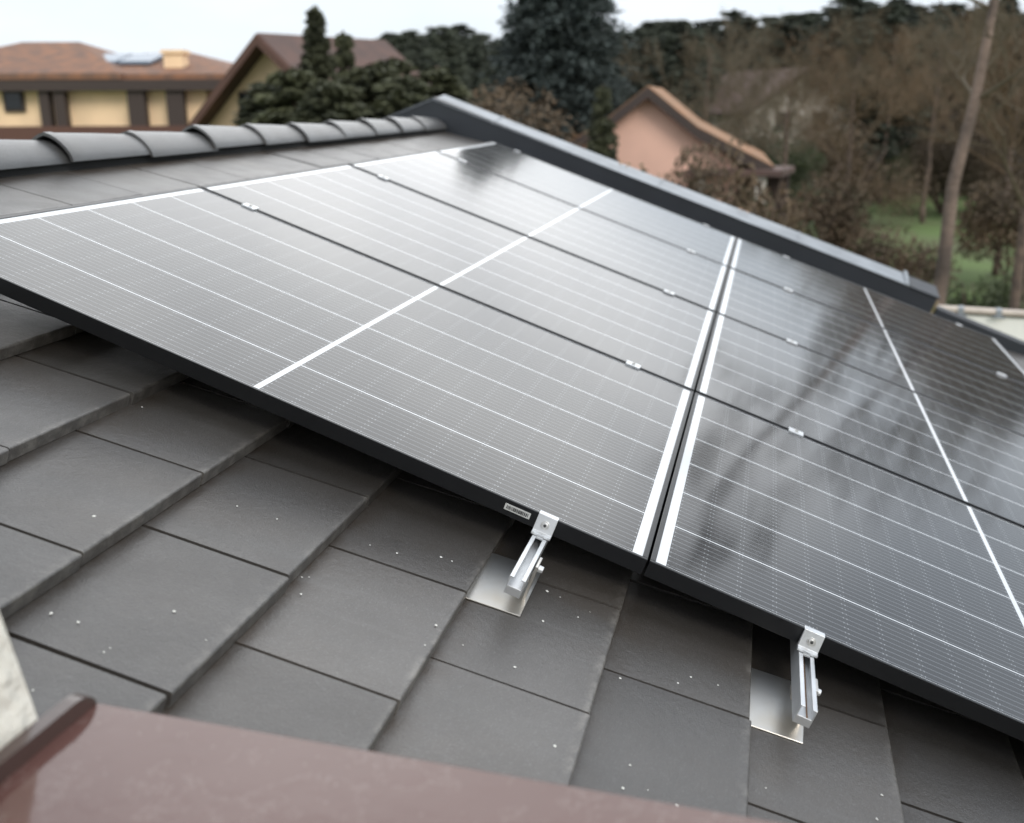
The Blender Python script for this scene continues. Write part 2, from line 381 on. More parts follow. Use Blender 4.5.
# ------------------------------------------------------------------ our house: roof, ridge, parapet, walls, window sill
house = thing('tiled_house', 'house with a dark flat-tiled roof carrying the solar panels', 'house', (1, 0, 0))
def part(mb, name, m, parent=house, **k):
    o = mb.build(name, m, None, **k)
    mw = o.matrix_world.copy() if k.get('matrix') is None else k['matrix'].copy()
    o.parent = parent
    bpy.context.view_layer.update()
    o.matrix_parent_inverse = parent.matrix_world.inverted(); o.matrix_world = mw
    return o
TW, TL, TT, TH = 0.3377, 0.2522, 0.026, 0.100               # tile width, exposed length, thickness, depth under glass
V_BUTT0, U_EVEN, U_ODD = 0.5634, -0.022, -0.184               # a butt line and joint phases
V_RIDGE, U_END = -0.60, 5.20
def unit_tile():
    me = bpy.data.meshes.new('t'); bm = bmesh.new()
    gap = 0.0034; x0, x1 = gap, TW - gap
    y1, y0 = 0.0, -TL - 0.03
    def top(y): return (-y) / TL * TT * 1.05
    vs = [bm.verts.new(p) for p in ((x0, y0, top(y0) + .02), (x1, y0, top(y0) + .02), (x1, y1, TT), (x0, y1, TT),
                                    (x0, y0, top(y0)), (x1, y0, top(y0)), (x1, y1, 0), (x0, y1, 0))]
    for f in ((3, 2, 1, 0), (4, 5, 6, 7), (0, 1, 5, 4), (1, 2, 6, 5), (2, 3, 7, 6), (3, 0, 4, 7)):
        bm.faces.new([vs[i] for i in f])
    bmesh.ops.recalc_face_normals(bm, faces=bm.faces)
    fr = [e for e in bm.edges if all(abs(v.co.y) < 1e-6 and v.co.z < .001 for v in e.verts)]
    sd_ = [e for e in bm.edges if abs(e.verts[0].co.y - e.verts[1].co.y) > .1 and max(v.co.z for v in e.verts) < TT * 1.3 and min(v.co.z for v in e.verts) < .001]
    co = [e for e in bm.edges if all(abs(v.co.y) < 1e-6 for v in e.verts) and e not in fr]
    bmesh.ops.bevel(bm, geom=fr, offset=0.0045, segments=3, affect='EDGES', profile=.5)
    sd_ = [e for e in sd_ if e.is_valid]
    bmesh.ops.bevel(bm, geom=sd_, offset=0.0020, segments=2, affect='EDGES', profile=.5)
    bm.verts.ensure_lookup_table(); bm.verts.index_update()
    v = np.array([q.co[:] for q in bm.verts]); f = [tuple(q.index for q in p.verts) for p in bm.faces]
    bm.free(); bpy.data.meshes.remove(me)
    return v, f
tv, tf = unit_tile()
def tile_field(v_top, v_bot, u0, u1, row0):
    V, Fc, T, AL = [], [], [], []; off = 0
    k0 = math.floor((v_top - V_BUTT0) / TL) + 1; k1 = math.ceil((v_bot - V_BUTT0) / TL)
    for k in range(k0, k1 + 1):
        vb = V_BUTT0 + k * TL
        if vb < v_top + .20: continue                    # the short course under the ridge caps is one long tile
        ph = U_EVEN if k % 2 == 0 else U_ODD
        i0 = math.floor((u0 - ph) / TW); i1 = math.ceil((u1 - ph) / TW)
        for i in range(i0, i1):
            q = tv.copy()
            if vb - v_top < .50: q[:, 2] += np.where(q[:, 1] < -.1, 1, 0) * (vb - v_top - .10 - TL) * TT * .9 / TL; q[:, 1] = np.where(q[:, 1] < -.1, v_top - vb + .10, q[:, 1])
            sx_ = nr.normal(0, .0011); sy_ = nr.normal(0, .0018); rot = nr.normal(0, .0030); tl = nr.normal(0, .0022); tz = nr.normal(0, .0006)
            cx_ = TW / 2
            q[:, 2] += tz + (q[:, 0] - cx_) * tl
            x = q[:, 0] - cx_; y = q[:, 1].copy()
            q[:, 0] = cx_ + x - y * rot + sx_ + ph + i * TW; q[:, 1] = y + x * rot + sy_ + vb; q[:, 2] += TH
            q[:, 0] = np.clip(q[:, 0], u0, u1); q[:, 1] = np.maximum(q[:, 1], v_top)
            if q[:, 0].max() - q[:, 0].min() < .02 or q[:, 1].max() - q[:, 1].min() < .02: continue
            V.append(q); Fc += [tuple(j + off for j in f) for f in tf]; off += len(q)
            T += [float(nr.random())] * len(q); AL += list(np.clip((vb - q[:, 1]) / TL, 0, 1.2))
    return np.concatenate(V), Fc, T, AL
def roof_mesh(name, v_top, v_bot, u0, u1, mirror=False):
    V, Fc, T, AL = tile_field(v_top, v_bot, u0, u1, 0)
    me = bpy.data.meshes.new(name)
    me.from_pydata([tuple(p) for p in V], [], Fc)
    a = me.attributes.new('tone', 'FLOAT', 'POINT'); a.data.foreach_set('value', T)
    a = me.attributes.new('along', 'FLOAT', 'POINT'); a.data.foreach_set('value', AL)
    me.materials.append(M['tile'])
    for p in me.polygons: p.use_smooth = False
    o = bpy.data.objects.new(name, me); COL.objects.link(o)
    if mirror:
        ridge = rp(0, V_RIDGE, 0.11)
        mm = Matrix.Translation((0, 2 * ridge.y, 0)) @ Matrix.Diagonal((1, -1, 1, 1)) @ ROOF_M
        for vv in me.vertices: vv.co = mm @ vv.co
        me.flip_normals(); mwx = Matrix.Identity(4)
    else: mwx = ROOF_M
    o.parent = house; bpy.context.view_layer.update()
    o.matrix_parent_inverse = house.matrix_world.inverted(); o.matrix_world = mwx
    return o
V_EAVE = V_BUTT0 + 15 * TL
roof = roof_mesh('roof', V_RIDGE, V_EAVE, -3.6, U_END)
rear = roof_mesh('rear_roof', V_RIDGE, V_EAVE, -3.6, U_END, True)

# ridge tiles: tapering half-round caps, the near end lapping over the next one
ridge_c = rp(0, V_RIDGE, 0.11)
def ridge_tile(u0):
    mb = MB(); n = 14; L_ = 0.475
    prof = [(0.0, 1.13), (0.03, 1.13), (0.05, 1.09), (0.24, 1.0), (L_, .86)]
    rings = []; jy, jz, jt = rnd.gauss(0, .0025), rnd.gauss(0, .0022), rnd.gauss(0, .012)
    for th in (0, 1):
        ring = []
        for (x, s) in prof:
            for i in range(n + 1):
                a = math.pi * i / n
                r = (0.090 - th * .010) * (1 + (s - 1) * .5); rz = (0.079 - th * .009) * s
                y = math.cos(a) * r; z = (.58 * math.sin(a) + .42 * (1 - abs(math.cos(a)) ** 1.3)) * rz if 0 < i < n else 0
                ring.append((u0 + x, ridge_c.y - .043 + y + jy + x * jt, ridge_c.z - .038 + z + jz))
        rings.append(ring)
    outer, inner = rings
    k = n + 1; P = len(prof)
    def grid(rev): return [((j * k + i, j * k + i + 1, (j + 1) * k + i + 1, (j + 1) * k + i)[::-1 if rev else 1]) for j in range(P - 1) for i in range(n)]
    mb.add(outer, grid(False)); mb.add(inner, grid(True))
    for e in (0, (P - 1) * k):
        mb.add(outer[e:e + k] + inner[e:e + k], [(i, i + 1, i + 1 + k, i + k) for i in range(n)])
    for i in (0, n):
        st_ = [outer[j * k + i] for j in range(P)] + [inner[j * k + i] for j in range(P)]
        mb.add(st_, [(j, j + 1, j + 1 + P, j + P) for j in range(P - 1)])
    o = part(mb, 'ridge_tile', M['ridge'], smooth=True)
    return o
M['ridge'] = mat('ridge_tile_concrete', (0.085, 0.085, 0.085), 0.34, spec=.85, col2=(0.060, 0.058, 0.055), vscale=7, bump=0.0012, bscale=200, rand=.12)
for k in range(-10, 10):
    u0 = 1.19 + 0.4385 * k
    if u0 < -3.3 or u0 > 5.1: continue
    ridge_tile(u0 + rnd.uniform(-.006, .006))
rb = MB(); rb.box(-3.5, U_END, ridge_c.y - .105, ridge_c.y + .06, ridge_c.z - .12, ridge_c.z - .040)
part(rb, 'ridge_bedding', mat('dark_ridge_roll', (0.02, 0.02, 0.02), .9))

# verge parapet at the far gable: dark cladding, pale cap sloping up outwards
TOPN, V_PEAK, V_PEND = -0.022, -0.64, 2.905
pk = rp(0, V_PEAK, -0.050)
def yz(v, n): p = rp(0, v, n); return (p.y, p.z)
def mir(q): return (2 * pk.y - q[0], q[1])
fr_ = [yz(V_PEND, .16), yz(V_PEND, TOPN), (pk.y, pk.z)]
rear_top = mir(yz(V_PEND, TOPN)); rear_bot = mir(yz(V_PEND, .16))
poly = fr_ + [rear_top, rear_bot, (pk.y, yz(V_PEAK, .20)[1])]
pw = MB()
def xyz(x, a, b): return (x, a, b)
pw.prism(fr_ + [(pk.y, yz(V_PEAK, .20)[1])], 5.205, 5.46, xyz)
pw.prism([(pk.y, pk.z), rear_top, rear_bot, (pk.y, yz(V_PEAK, .20)[1])], 5.205, 5.46, xyz)
par = part(pw, 'verge_parapet', M['slate_metal'])
def cap_piece(v0, v1, n_in, n_out, th, mirror=False, u_in=5.197, u_out=5.47, top0=None):
    P = []
    for dz in (0, th):
        for (u, v, n) in ((u_in, v0, n_in), (u_out, v0, n_out), (u_out, v1, n_out), (u_in, v1, n_in)):
            p = rp(u, v, n); P.append(Vector((p.x, p.y, p.z + dz)))
    if top0 is not None:
        for i in (0, 1, 4, 5): P[i].y = pk.y
    if mirror:
        for p in P: p.y = 2 * pk.y - p.y
    return P
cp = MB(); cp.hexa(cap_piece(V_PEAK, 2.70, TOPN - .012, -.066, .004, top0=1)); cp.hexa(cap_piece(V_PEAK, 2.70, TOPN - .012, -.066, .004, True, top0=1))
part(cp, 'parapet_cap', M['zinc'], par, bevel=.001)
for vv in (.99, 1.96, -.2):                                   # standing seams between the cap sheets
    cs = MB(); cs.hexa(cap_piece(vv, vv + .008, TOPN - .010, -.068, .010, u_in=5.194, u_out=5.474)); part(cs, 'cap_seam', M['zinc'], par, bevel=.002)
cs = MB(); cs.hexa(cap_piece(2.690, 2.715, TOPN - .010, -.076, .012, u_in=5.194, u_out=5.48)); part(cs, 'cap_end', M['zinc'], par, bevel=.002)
ec = MB(); ec.hexa(cap_piece(2.727, 2.92, TOPN - .003, -.055, .010)); part(ec, 'end_flashing', M['slate_metal'], par)
wc = MB(); wc.prism([yz(2.907, .12), yz(2.907, -.005), yz(2.93, -.002), yz(2.93, .12)], 5.222, 5.27, xyz)
part(wc, 'timber_end', M['brown_core'], par)
vt = MB(); vt.prism([yz(2.932, .17), yz(2.932, .032), yz(V_EAVE, .058), yz(V_EAVE, .17)], 5.205, 5.36, xyz)
part(vt, 'verge_trim', M['slate_metal'], bevel=.004)
for vv in (.17, 1.42):
    jl = MB(); jl.hexa([rp(5.2035 + dx, vv + dv, n) for n in (.12, -.016) for dx, dv in ((0, 0), (.002, 0), (.002, .004), (0, .004))])
    part(jl, 'cladding_joint', M['slate_metal'], par)
# body of the house under the roof
e0 = rp(0, V_EAVE - .35, .22); rg = rp(0, V_RIDGE, .22)
bd = MB(); ym = 2 * rg.y - e0.y
bd.prism([(e0.y, -.05), (e0.y, e0.z), (rg.y, rg.z), (ym, e0.z), (ym, -.05)], -3.45, 5.19, xyz)
part(bd, 'wall', M['white_wall'])
gt = MB(); ge = rp(0, V_EAVE + .05, .20); gt.tube((-3.6, ge.y, ge.z), (5.3, ge.y, ge.z), .06, .06, 12); part(gt, 'gutter', M['slate_metal'], smooth=True)

# the window the view is taken from: stucco reveal, sill sheet with an upturned end, unseen jamb added for its reflection
def cy(x, y, z): return Vector((x, CAM.y + y, CAM.z + z))
XS = -0.90
pier = MB()
def yj(z): return .643 + .213 * (z + .563)
pier.hexa([cy(-1.60, yj(-.86), -.86), cy(-.965, yj(-.86), -.86), cy(-.965, 2.3, -.86), cy(-1.60, 2.3, -.86),
           cy(-1.60, yj(1.0), 1.0), cy(-.965, yj(1.0), 1.0), cy(-.965, 2.3, 1.0), cy(-1.60, 2.3, 1.0)])
pier.box(-1.60, -.965, -2.6, 2.3, 1.0, 1.8, cy)
pier.box(-1.60, -.965, -2.6, -1.62, -1.5, 1.0, cy)
dormer = part(pier, 'dormer_wall', M['stucco'])
bw = MB(); bw.box(-1.42, -.965, -1.6, .612, -1.35, -.615, cy); part(bw, 'dormer_wall', M['stucco'])
def sill_z(x, y): return -.592 + (x - XS) * -.035 + (y - .3) * .028
sl = MB()
A = [(XS, .650), (XS, -1.5), (-1.42, -1.5), (-1.42, .650)]
sl.hexa([cy(x, y, sill_z(x, y) - .004) for x, y in A] + [cy(x, y, sill_z(x, y)) for x, y in A])
sl.hexa([cy(x, y, sill_z(XS, y) + dz) for dz in (-.034, -.0045) for x, y in ((XS - .003, .622), (XS - .003, -1.5), (XS, -1.5), (XS, .622))])
sill = part(sl, 'window_sill', M['sill'], bevel=.0012)
su = MB(); pl = []
n_ = 26                                                   # upturned end: flat strip with rounded nose and a folded lip
def nose(x):
    t_ = min(1, max(0, (XS - .002 - x) / .03)); return .018 * math.sqrt(max(0, 1 - (1 - t_) ** 2))
xs_ = [XS - .002 - .03 * (i / 12) ** 2 for i in range(13)] + [-1.0, -1.1, -1.2, -1.42]
V = []
for x in xs_:
    z0 = sill_z(x, .625) + .0005; z1 = z0 + nose(x)
    V += [cy(x, .6262, z0), cy(x, .6262, z1), cy(x, .640, z1 + .002), cy(x, .640, z0)]
fs = []
for i in range(len(xs_) - 1):
    for j in range(4): fs.append((4 * i + j, 4 * i + (j + 1) % 4, 4 * i + 4 + (j + 1) % 4, 4 * i + 4 + j))
fs += [(0, 1, 2, 3), tuple(4 * (len(xs_) - 1) + j for j in (3, 2, 1, 0))]
su.add(V, fs)
part(su, 'sill_end', M['brown_frame'], sill)
jb = MB(); jb.box(-1.26, -1.10, .585, .70, -.585, .55, cy); part(jb, 'unseen_jamb', M['brown_frame'])  # out of view, added so the sill mirrors something dark at its left

# white specks on the tiles, where the photograph has them
def to_roof(px, py, n):
    d = [CAM_R[0][i] * (px - 512) / F_PX + CAM_R[1][i] * (py - 411.5) / F_PX + CAM_R[2][i] for i in range(3)]
    s = (n - CAM_C[2]) / d[2]; return CAM_C[0] + s * d[0], CAM_C[1] + s * d[1]
SPECKS = [(142, 407, 2), (171, 363, 2.5), (94, 516, 2.6), (237, 506, 2), (277, 519, 1.6), (51, 613, 2.2), (78, 622, 2), (174, 611, 2.2),
          (302, 577, 1.6), (301, 594, 2.0), (309, 577, 1.2), (397, 553, 2), (441, 557, 2.4), (452, 561, 1.6), (547, 591, 3), (578, 617, 1.6),
          (543, 621, 2.6), (436, 625, 2.4), (515, 667, 2.2), (463, 645, 1.6), (555, 746, 2.4), (620, 678, 2.4), (678, 683, 2.2), (691, 677, 2.4),
          (718, 685, 1.4), (630, 765, 1.8), (623, 788, 2.4), (677, 805, 3), (882, 795, 2.4), (877, 819, 2.2), (766, 788, 1.6), (110, 648, 1.2),
          (104, 652, 1.4), (33, 690, 1.4), (425, 645, 1.4), (560, 597, 1.2), (648, 790, 1.1), (590, 612, 1.0), (370, 545, 1.2), (206, 640, 1.1)]
sp = MB()
for (x, y, r) in SPECKS:
    u, v = to_roof(x, y, .108)
    k = (v - V_BUTT0) / TL; fr = k - math.floor(k)
    nn = TH + TT * 1.05 * (1 - fr) - .0004 - .0006
    u, v = to_roof(x, y, nn); r *= .00108
    N_ = 7; ph = rnd.random() * 6
    ring = [rp(u + math.cos(ph + 6.283 * i / N_) * r * rnd.uniform(.7, 1.25), v + math.sin(ph + 6.283 * i / N_) * r * rnd.uniform(.7, 1.2), nn) for i in range(N_)]
    sp.add(ring + [rp(u, v, nn - r * .55)], [(i, (i + 1) % N_, N_) for i in range(N_)])
spo = part(sp, 'white_specks', M['speck'], roof); spo['kind'] = 'stuff'

# ------------------------------------------------------------------ solar panels
FH, FL = 0.032, 0.0105
def make_panel():
    root = thing('solar_panel', 'p', 'solar panel', group='solar panels on the tiled roof')
    fm = MB()
    for (x0, x1, y0, y1) in ((0, FL * .72, 0, PL), (PW - FL * .72, PW, 0, PL), (FL * .72, PW - FL * .72, 0, FL), (FL * .72, PW - FL * .72, PL - FL, PL)):
        fm.box(x0, x1, y0, y1, 0, FH)
    fm.build('frame', M['frame'], root, bevel=.0011)
    gm = MB(); gm.box(FL * .7, PW - FL * .7, FL * .9, PL - FL * .9, .0016, .006); gm.build('cell_glass', M['pv'], root)
    bk = MB(); bk.box(FL, PW - FL, FL, PL - FL, .0062, .008); bk.build('backsheet', M['frame'], root)
    return root
COLS = ['in the column beside the bare tiles', 'in the second column from the bare tiles', 'in the second column from the dark parapet', 'in the column against the dark parapet']
ROWS = ['ridge row', 'lower row']
proto = make_panel()
panels = []
for j in range(2):
    for i in range(4):
        o = proto if (i == 0 and j == 0) else copy_tree(proto)
        o.matrix_world = roof_at(i * (PW + PG), j * (PL + RG) - .0075, 0) @ Matrix.Translation((rnd.uniform(-.001, .001), rnd.uniform(-.001, .001), rnd.uniform(-.0008, .0008)))
        o['label'] = f'black framed solar panel of the {ROWS[j]}, {COLS[i]}'
        panels.append(o)
u_, v_ = to_roof(505, 508, .012); st = MB()
sv0 = to_roof(504, 506.5, .013)[1] + .0075; sv1 = to_roof(530, 516.5, .013)[1] + .0075
st.box(-.0016, -.0001, sv0, sv1, .008, .020)
stk = st.build('barcode_label', M['sticker'], panels[0])
ib = MB(); x_ = sv0 + .004
while x_ < sv1 - .004:
    wd = rnd.uniform(.0006, .0022); ib.box(-.0021, -.0017, x_, min(x_ + wd, sv1 - .003), .0105, .0175); x_ += wd + rnd.uniform(.0005, .0014)
ib.build('barcode_print', M['ink'], stk)

# rails, hooks, clamps
RAILV = [0.155, 1.389, 1.895, 2.955]
RN = ['topmost', 'second', 'third', 'lowest']
RT, RH, RW = 0.0335, 0.034, 0.028                          # top depth, height, width
def make_rail():
    root = thing('mounting_rail', 'r', 'rail', group='aluminium rails under the panels')
    a, b_ = -0.192, 4.70; t = .0022; hw = RW / 2
    m = MB()
    prof = [(-hw, 0), (-hw + .0075, 0), (-hw + .0075, .0022), (-hw + t, .0022), (-hw + t, RH * .55), (hw - t, RH * .55), (hw - t, .0022),
            (hw - .0075, .0022), (hw - .0075, 0), (hw, 0), (hw, RH), (-hw, RH)]
    m.prism(prof, a, b_, xyz)
    m.build('channel', M['alu'], root, bevel=.0005, seg=1)
    return root
rail0 = make_rail()
for k, v in enumerate(RAILV):
    o = rail0 if k == 0 else copy_tree(rail0)
    o.matrix_world = roof_at(0, v, RT)
    o['label'] = f'{RN[k]} of the silver rails running under the solar panels' if k in (0, 3) else \
        ('silver rail poking out from the upper panel, nearer the window' if k == 1 else 'silver rail poking out from the lower panel, a rusty line in its slot')
def make_clamp():
    root = thing('end_clamp', 'c', 'clamp', group='end clamps on the panel edges')
    m = MB(); hw = .0185
    prof = [(.0085, -.0032), (-.005, -.0032), (-.0135, .0272), (-.0225, .0278), (-.0225, .0325), (-.0045, .0325), (-.0015, -.0003), (.0085, -.0003)]
    n = len(prof); m.add([(p[0], s * hw, p[1]) for s in (-1, 1) for p in prof],
          [tuple(range(n - 1, -1, -1)), tuple(range(n, 2 * n))] + [(i, (i + 1) % n, n + (i + 1) % n, n + i) for i in range(n)])
    m.build('bracket', M['alu'], root, bevel=.0007, seg=2)
    bt = MB(); c0 = Vector((-.0098, 0, .0135)); d = Vector((-1, 0, -.28)).normalized()
    bt.tube(c0, c0 + d * .0012, .0082, .0082, 16); bt.tube(c0 + d * .0012, c0 + d * .0055, .0058, .0055, 14)
    bolt = bt.build('bolt', M['steel'], root, smooth=False, bevel=.0006)
    sk = MB(); sk.tube(c0 + d * .0056, c0 + d * .0057, .003, .003, 6); sk.build('socket', M['ink'], bolt)
    nt = MB(); nt.box(-.024, -.004, -.0065, .0065, .0328, .0375); nt.build('slot_nut', M['alu'], root, bevel=.001)
    return root
cl0 = make_clamp()
nm_end = ['ridge end', 'eave end']
for k, v in enumerate(RAILV):
    o = cl0 if k == 0 else copy_tree(cl0)
    o.matrix_world = roof_at(0, v, 0)
    o['label'] = ['silver end clamp at the ridge end of the upper panel beside the bare tiles', 'silver end clamp above the rail end right of the barcode label',
                  'silver end clamp above the rail end at lower right', 'silver end clamp at the eave end of the lower panel beside the bare tiles'][k]
for k, v in enumerate(RAILV):
    o = copy_tree(cl0)
    o.matrix_world = roof_at(4 * PW + 3 * PG, v, 0) @ Matrix.Diagonal((-1, -1, 1, 1))
    o['label'] = f'silver clamp on the panel edge along the parapet, {["nearest the ridge", "second from the ridge", "third from the ridge", "past its end"][k]}'
def make_mid():
    root = thing('mid_clamp', 'm', 'clamp', group='middle clamps between the panels')
    m = MB(); m.box(-.0175, .0175, -.021, .021, -.0042, -.0008); m.box(-.0065, .0065, -.021, .021, -.0006, .030)
    m.build('bracket', M['alu'], root, bevel=.0008)
    bt = MB(); bt.tube((0, 0, -.0043), (0, 0, -.0082), .0055, .0052, 14); bt.build('bolt', M['steel'], root, bevel=.0006)
    sk = MB(); sk.tube((0, 0, -.0083), (0, 0, -.0084), .0028, .0028, 6); sk.build('socket', M['ink'], root.children[1])
    return root
mc0 = make_mid(); first = True
GN = ['panel gap nearest the window', 'middle panel gap', 'panel gap nearest the parapet']
for i in range(3):
    for k, v in enumerate(RAILV):
        o = mc0 if first else copy_tree(mc0); first = False
        o.matrix_world = roof_at((i + 1) * (PW + PG) - PG / 2, v + rnd.uniform(-.012, .012), 0)
        o['label'] = f'silver clamp in the {GN[i]}, {["near the ridge", "just above the row joint", "just below the row joint", "near the eave"][k]}'
def make_hook():
    root = thing('roof_hook', 'h', 'hook', group='steel hooks holding the rails')
    u0, v0 = -.163, V_BUTT0 + 3 * TL - .02
    n0 = TH + TT * 1.02
    pm = MB(); v1 = v0 + .115
    def pn(v): return TH + TT * 1.05 * (1 - (v - (V_BUTT0 + 3 * TL)) / TL) - .0035
    pts = [(u0, v0), (u0 + .150, v0), (u0 + .150, v1), (u0, v1)]
    tl = lambda u: -(u - u0) * .125                         # the sheet climbs a little towards the rail
    pm.hexa([(u, v, pn(v) + .0025 + tl(u)) for u, v in pts] + [(u, v, pn(v) + tl(u)) for u, v in pts])
    pm.build('base_plate', M['steel'], root, bevel=.0006, seg=1)
    am = MB(); vr = RAILV[1] + RW / 2 + .0022
    am.box(u0 + .045, u0 + .085, vr, vr + .005, RT + .006, pn(v1) - .001); am.box(u0 + .045, u0 + .085, vr - .03, vr - .0005, RT + RH + .001, RT + RH + .006)
    am.build('arm', M['steel'], root, bevel=.0008)
    bm_ = MB(); bm_.tube((u0 + .066, vr + .005, RT + .018), (u0 + .066, vr + .014, RT + .018), .0065, .006, 10); bm_.build('bolt', M['alu'], root, bevel=.0008)
    return root
hk = make_hook(); hk.matrix_world = roof_at(0, 0, 0); hk['label'] = 'steel roof hook plate under the rail end right of the barcode label'
hk2 = copy_tree(hk); hk2.matrix_world = roof_at(0, RAILV[2] - RAILV[1] , 0) ; hk2['label'] = 'steel roof hook plate under the rail end at lower right'
ru = MB(); ru.box(-.190, .02, .0025, .0052, RH * .55 - .0006, RH * .55 - .0002)
ruo = ru.build('rust_line', mat('rust', (0.22, 0.12, 0.06), .9), None); third = [o for o in bpy.data.objects if o.get('label', '').startswith('silver rail poking out from the lower')][0]
ruo.parent = third

# dry leaves caught on the parapet cap
for (px, py, s) in ((622, 164, 1.0), (628, 167, .7), (741, 211, 1.0), (747, 214, .8)):
    d = [CAM_R[0][i] * (px - 512) / F_PX + CAM_R[1][i] * (py - 411.5) / F_PX + CAM_R[2][i] for i in range(3)]
    t_ = (5.40 - CAM_C[0]) / d[0]; q = [CAM_C[i] + t_ * d[i] for i in range(3)]
    base = rp(5.40, q[1], -.066)
    lm = MB(); k = s * .022
    for a_ in range(3):
        an = rnd.random() * 3; ux = Vector((math.cos(an), math.sin(an), rnd.uniform(.2, .9))).normalized(); vx = Vector((-math.sin(an), math.cos(an), rnd.uniform(-.5, .6))).normalized()
        c = Vector((rnd.uniform(-1, 1) * k * .5, rnd.uniform(-1, 1) * k * .5, k * .7))
        lm.add([c - ux * k, c + vx * k * .5, c + ux * k, c - vx * k * .5 + Vector((0, 0, .004)), c + Vector((0, 0, .006))], [(0, 1, 4), (1, 2, 4), (2, 3, 4), (3, 0, 4)])
    o = lm.build('dry_leaf', M['leaf_dry']); o.location = base
    tag(o, {622: 'curled dry leaf on the parapet cap, nearer the ridge', 628: 'small dry leaf scrap beside the curled leaf near the ridge',
            741: 'curled dry leaf on the parapet cap, farther down the slope', 747: 'small dry leaf scrap beside the lower curled leaf'}[px], 'leaf', 'dry leaves on the parapet')

# ------------------------------------------------------------------ neighbouring white wall with clipped coping
r0 = at(860, 302, 9.0); k1 = at(1090, 316.5, 1.0)
D1 = (r0[2] - CAM.z) / (k1[2] - CAM.z); r1 = at(1090, 316.5, D1)
wa = thing('garden_wall', 'white rendered wall with beige coping beyond the parapet end', 'wall', gl(r0[0], r0[1], 0))
P0, P1 = gl(r0[0], r0[1], r0[2]), gl(r1[0], r1[1], r1[2]); P1.z = P0.z
dw = (P1 - P0); dw.z = 0; Lw = dw.length; dw.normalize(); nw = Vector((-dw.y, dw.x, 0)); nw = nw if nw.dot(e_f) > 0 else -nw
def wl_(x, y, z): return P0 + dw * x + nw * y + Vector((0, 0, z))
m = MB(); m.box(-.5, Lw + 1.5, .03, .30, -P0.z, -.056, wl_); part(m, 'wall', M['white_wall'], wa)
m = MB(); m.box(-.5, Lw + 1.5, .0, .12, -.040, 0, wl_); part(m, 'coping', M['coping'], wa, bevel=.012)
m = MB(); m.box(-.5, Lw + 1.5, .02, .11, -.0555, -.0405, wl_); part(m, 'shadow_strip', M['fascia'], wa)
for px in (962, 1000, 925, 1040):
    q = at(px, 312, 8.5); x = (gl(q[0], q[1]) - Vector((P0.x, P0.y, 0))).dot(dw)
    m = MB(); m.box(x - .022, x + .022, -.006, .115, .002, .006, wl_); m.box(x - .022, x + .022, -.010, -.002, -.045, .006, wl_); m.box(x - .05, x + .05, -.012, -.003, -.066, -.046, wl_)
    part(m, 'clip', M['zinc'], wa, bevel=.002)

# ------------------------------------------------------------------ houses beyond
def frame_fn(r, d, yaw):
    c, s = math.cos(yaw), math.sin(yaw)
    ax, ay = e_r * c + e_f * s, e_f * c - e_r * s
    o = gl(r, d, 0)
    return lambda x, y, z: o + ax * x + ay * y + Vector((0, 0, z))
def gable_house(name, label, r, d, yaw, wid, ln, zwall, zridge, m_wall, m_roof, m_fascia, flare=0.0, over=.5, wins=()):
    """gable front at local y=0 facing the viewer, ridge along +y"""
    fn = frame_fn(r, d, yaw); root = thing(name, label, 'house', fn(0, ln / 2, 0))
    hw = wid / 2; m = MB()
    m.prism([(-hw, -.1), (-hw, zwall), (0, zridge), (hw, zwall), (hw, -.1)], 0, ln, lambda x, a, b: fn(a, x, b)); part(m, 'wall', m_wall, root)
    sl = (zridge - zwall) / hw; th = .11
    rf = part(MBroof(fn, hw, zwall, zridge, sl, over, th, ln, flare), 'roof', m_roof, root)
    fb = MB()
    for s in (-1, 1):
        pts = roof_line(hw, zwall, zridge, sl, over, flare)
        for (a, b) in zip(pts[:-1], pts[1:]):
            fb.hexa([fn(s * x, y, z + dz) for dz in (-.17, .085) for (x, z, y) in ((a[0], a[1], -over - .06), (b[0], b[1], -over - .06), (b[0], b[1], -over - .003), (a[0], a[1], -over - .003))])
    part(fb, 'bargeboard', m_fascia, root)
    for (x, z, w_, h_) in wins:
        f = MB(); f.box(x - w_ / 2, x + w_ / 2, -.06, -.004, z, z + h_, fn); fo = part(f, 'window', M['fascia'], root)
        f = MB(); f.box(x - w_ / 2 + .07, x + w_ / 2 - .07, -.075, -.064, z + .07, z + h_ - .07, fn); part(f, 'pane', M['dark_glass'], fo)
    return root, fn
def roof_line(hw, zw, zr, sl, over, flare):
    if not flare: return [(0, zr + .04), (hw + over, zw - sl * over + .04)]
    k = hw * .55
    return [(0, zr + .04), (k, zr - sl * k + .04), (hw + over + flare, zw - sl * (hw + over - hw) + .04 + flare * .15)]
def MBroof(fn, hw, zw, zr, sl, over, th, ln, flare):
    m = MB()
    for s in (-1, 1):
        pts = roof_line(hw, zw, zr, sl, over, flare)
        for (a, b) in zip(pts[:-1], pts[1:]):
            m.hexa([fn(s * x, y, z + dz) for dz in (0, th) for (x, z, y) in ((a[0], a[1], -over), (b[0], b[1], -over), (b[0], b[1], ln + over), (a[0], a[1], ln + over))])
    return m

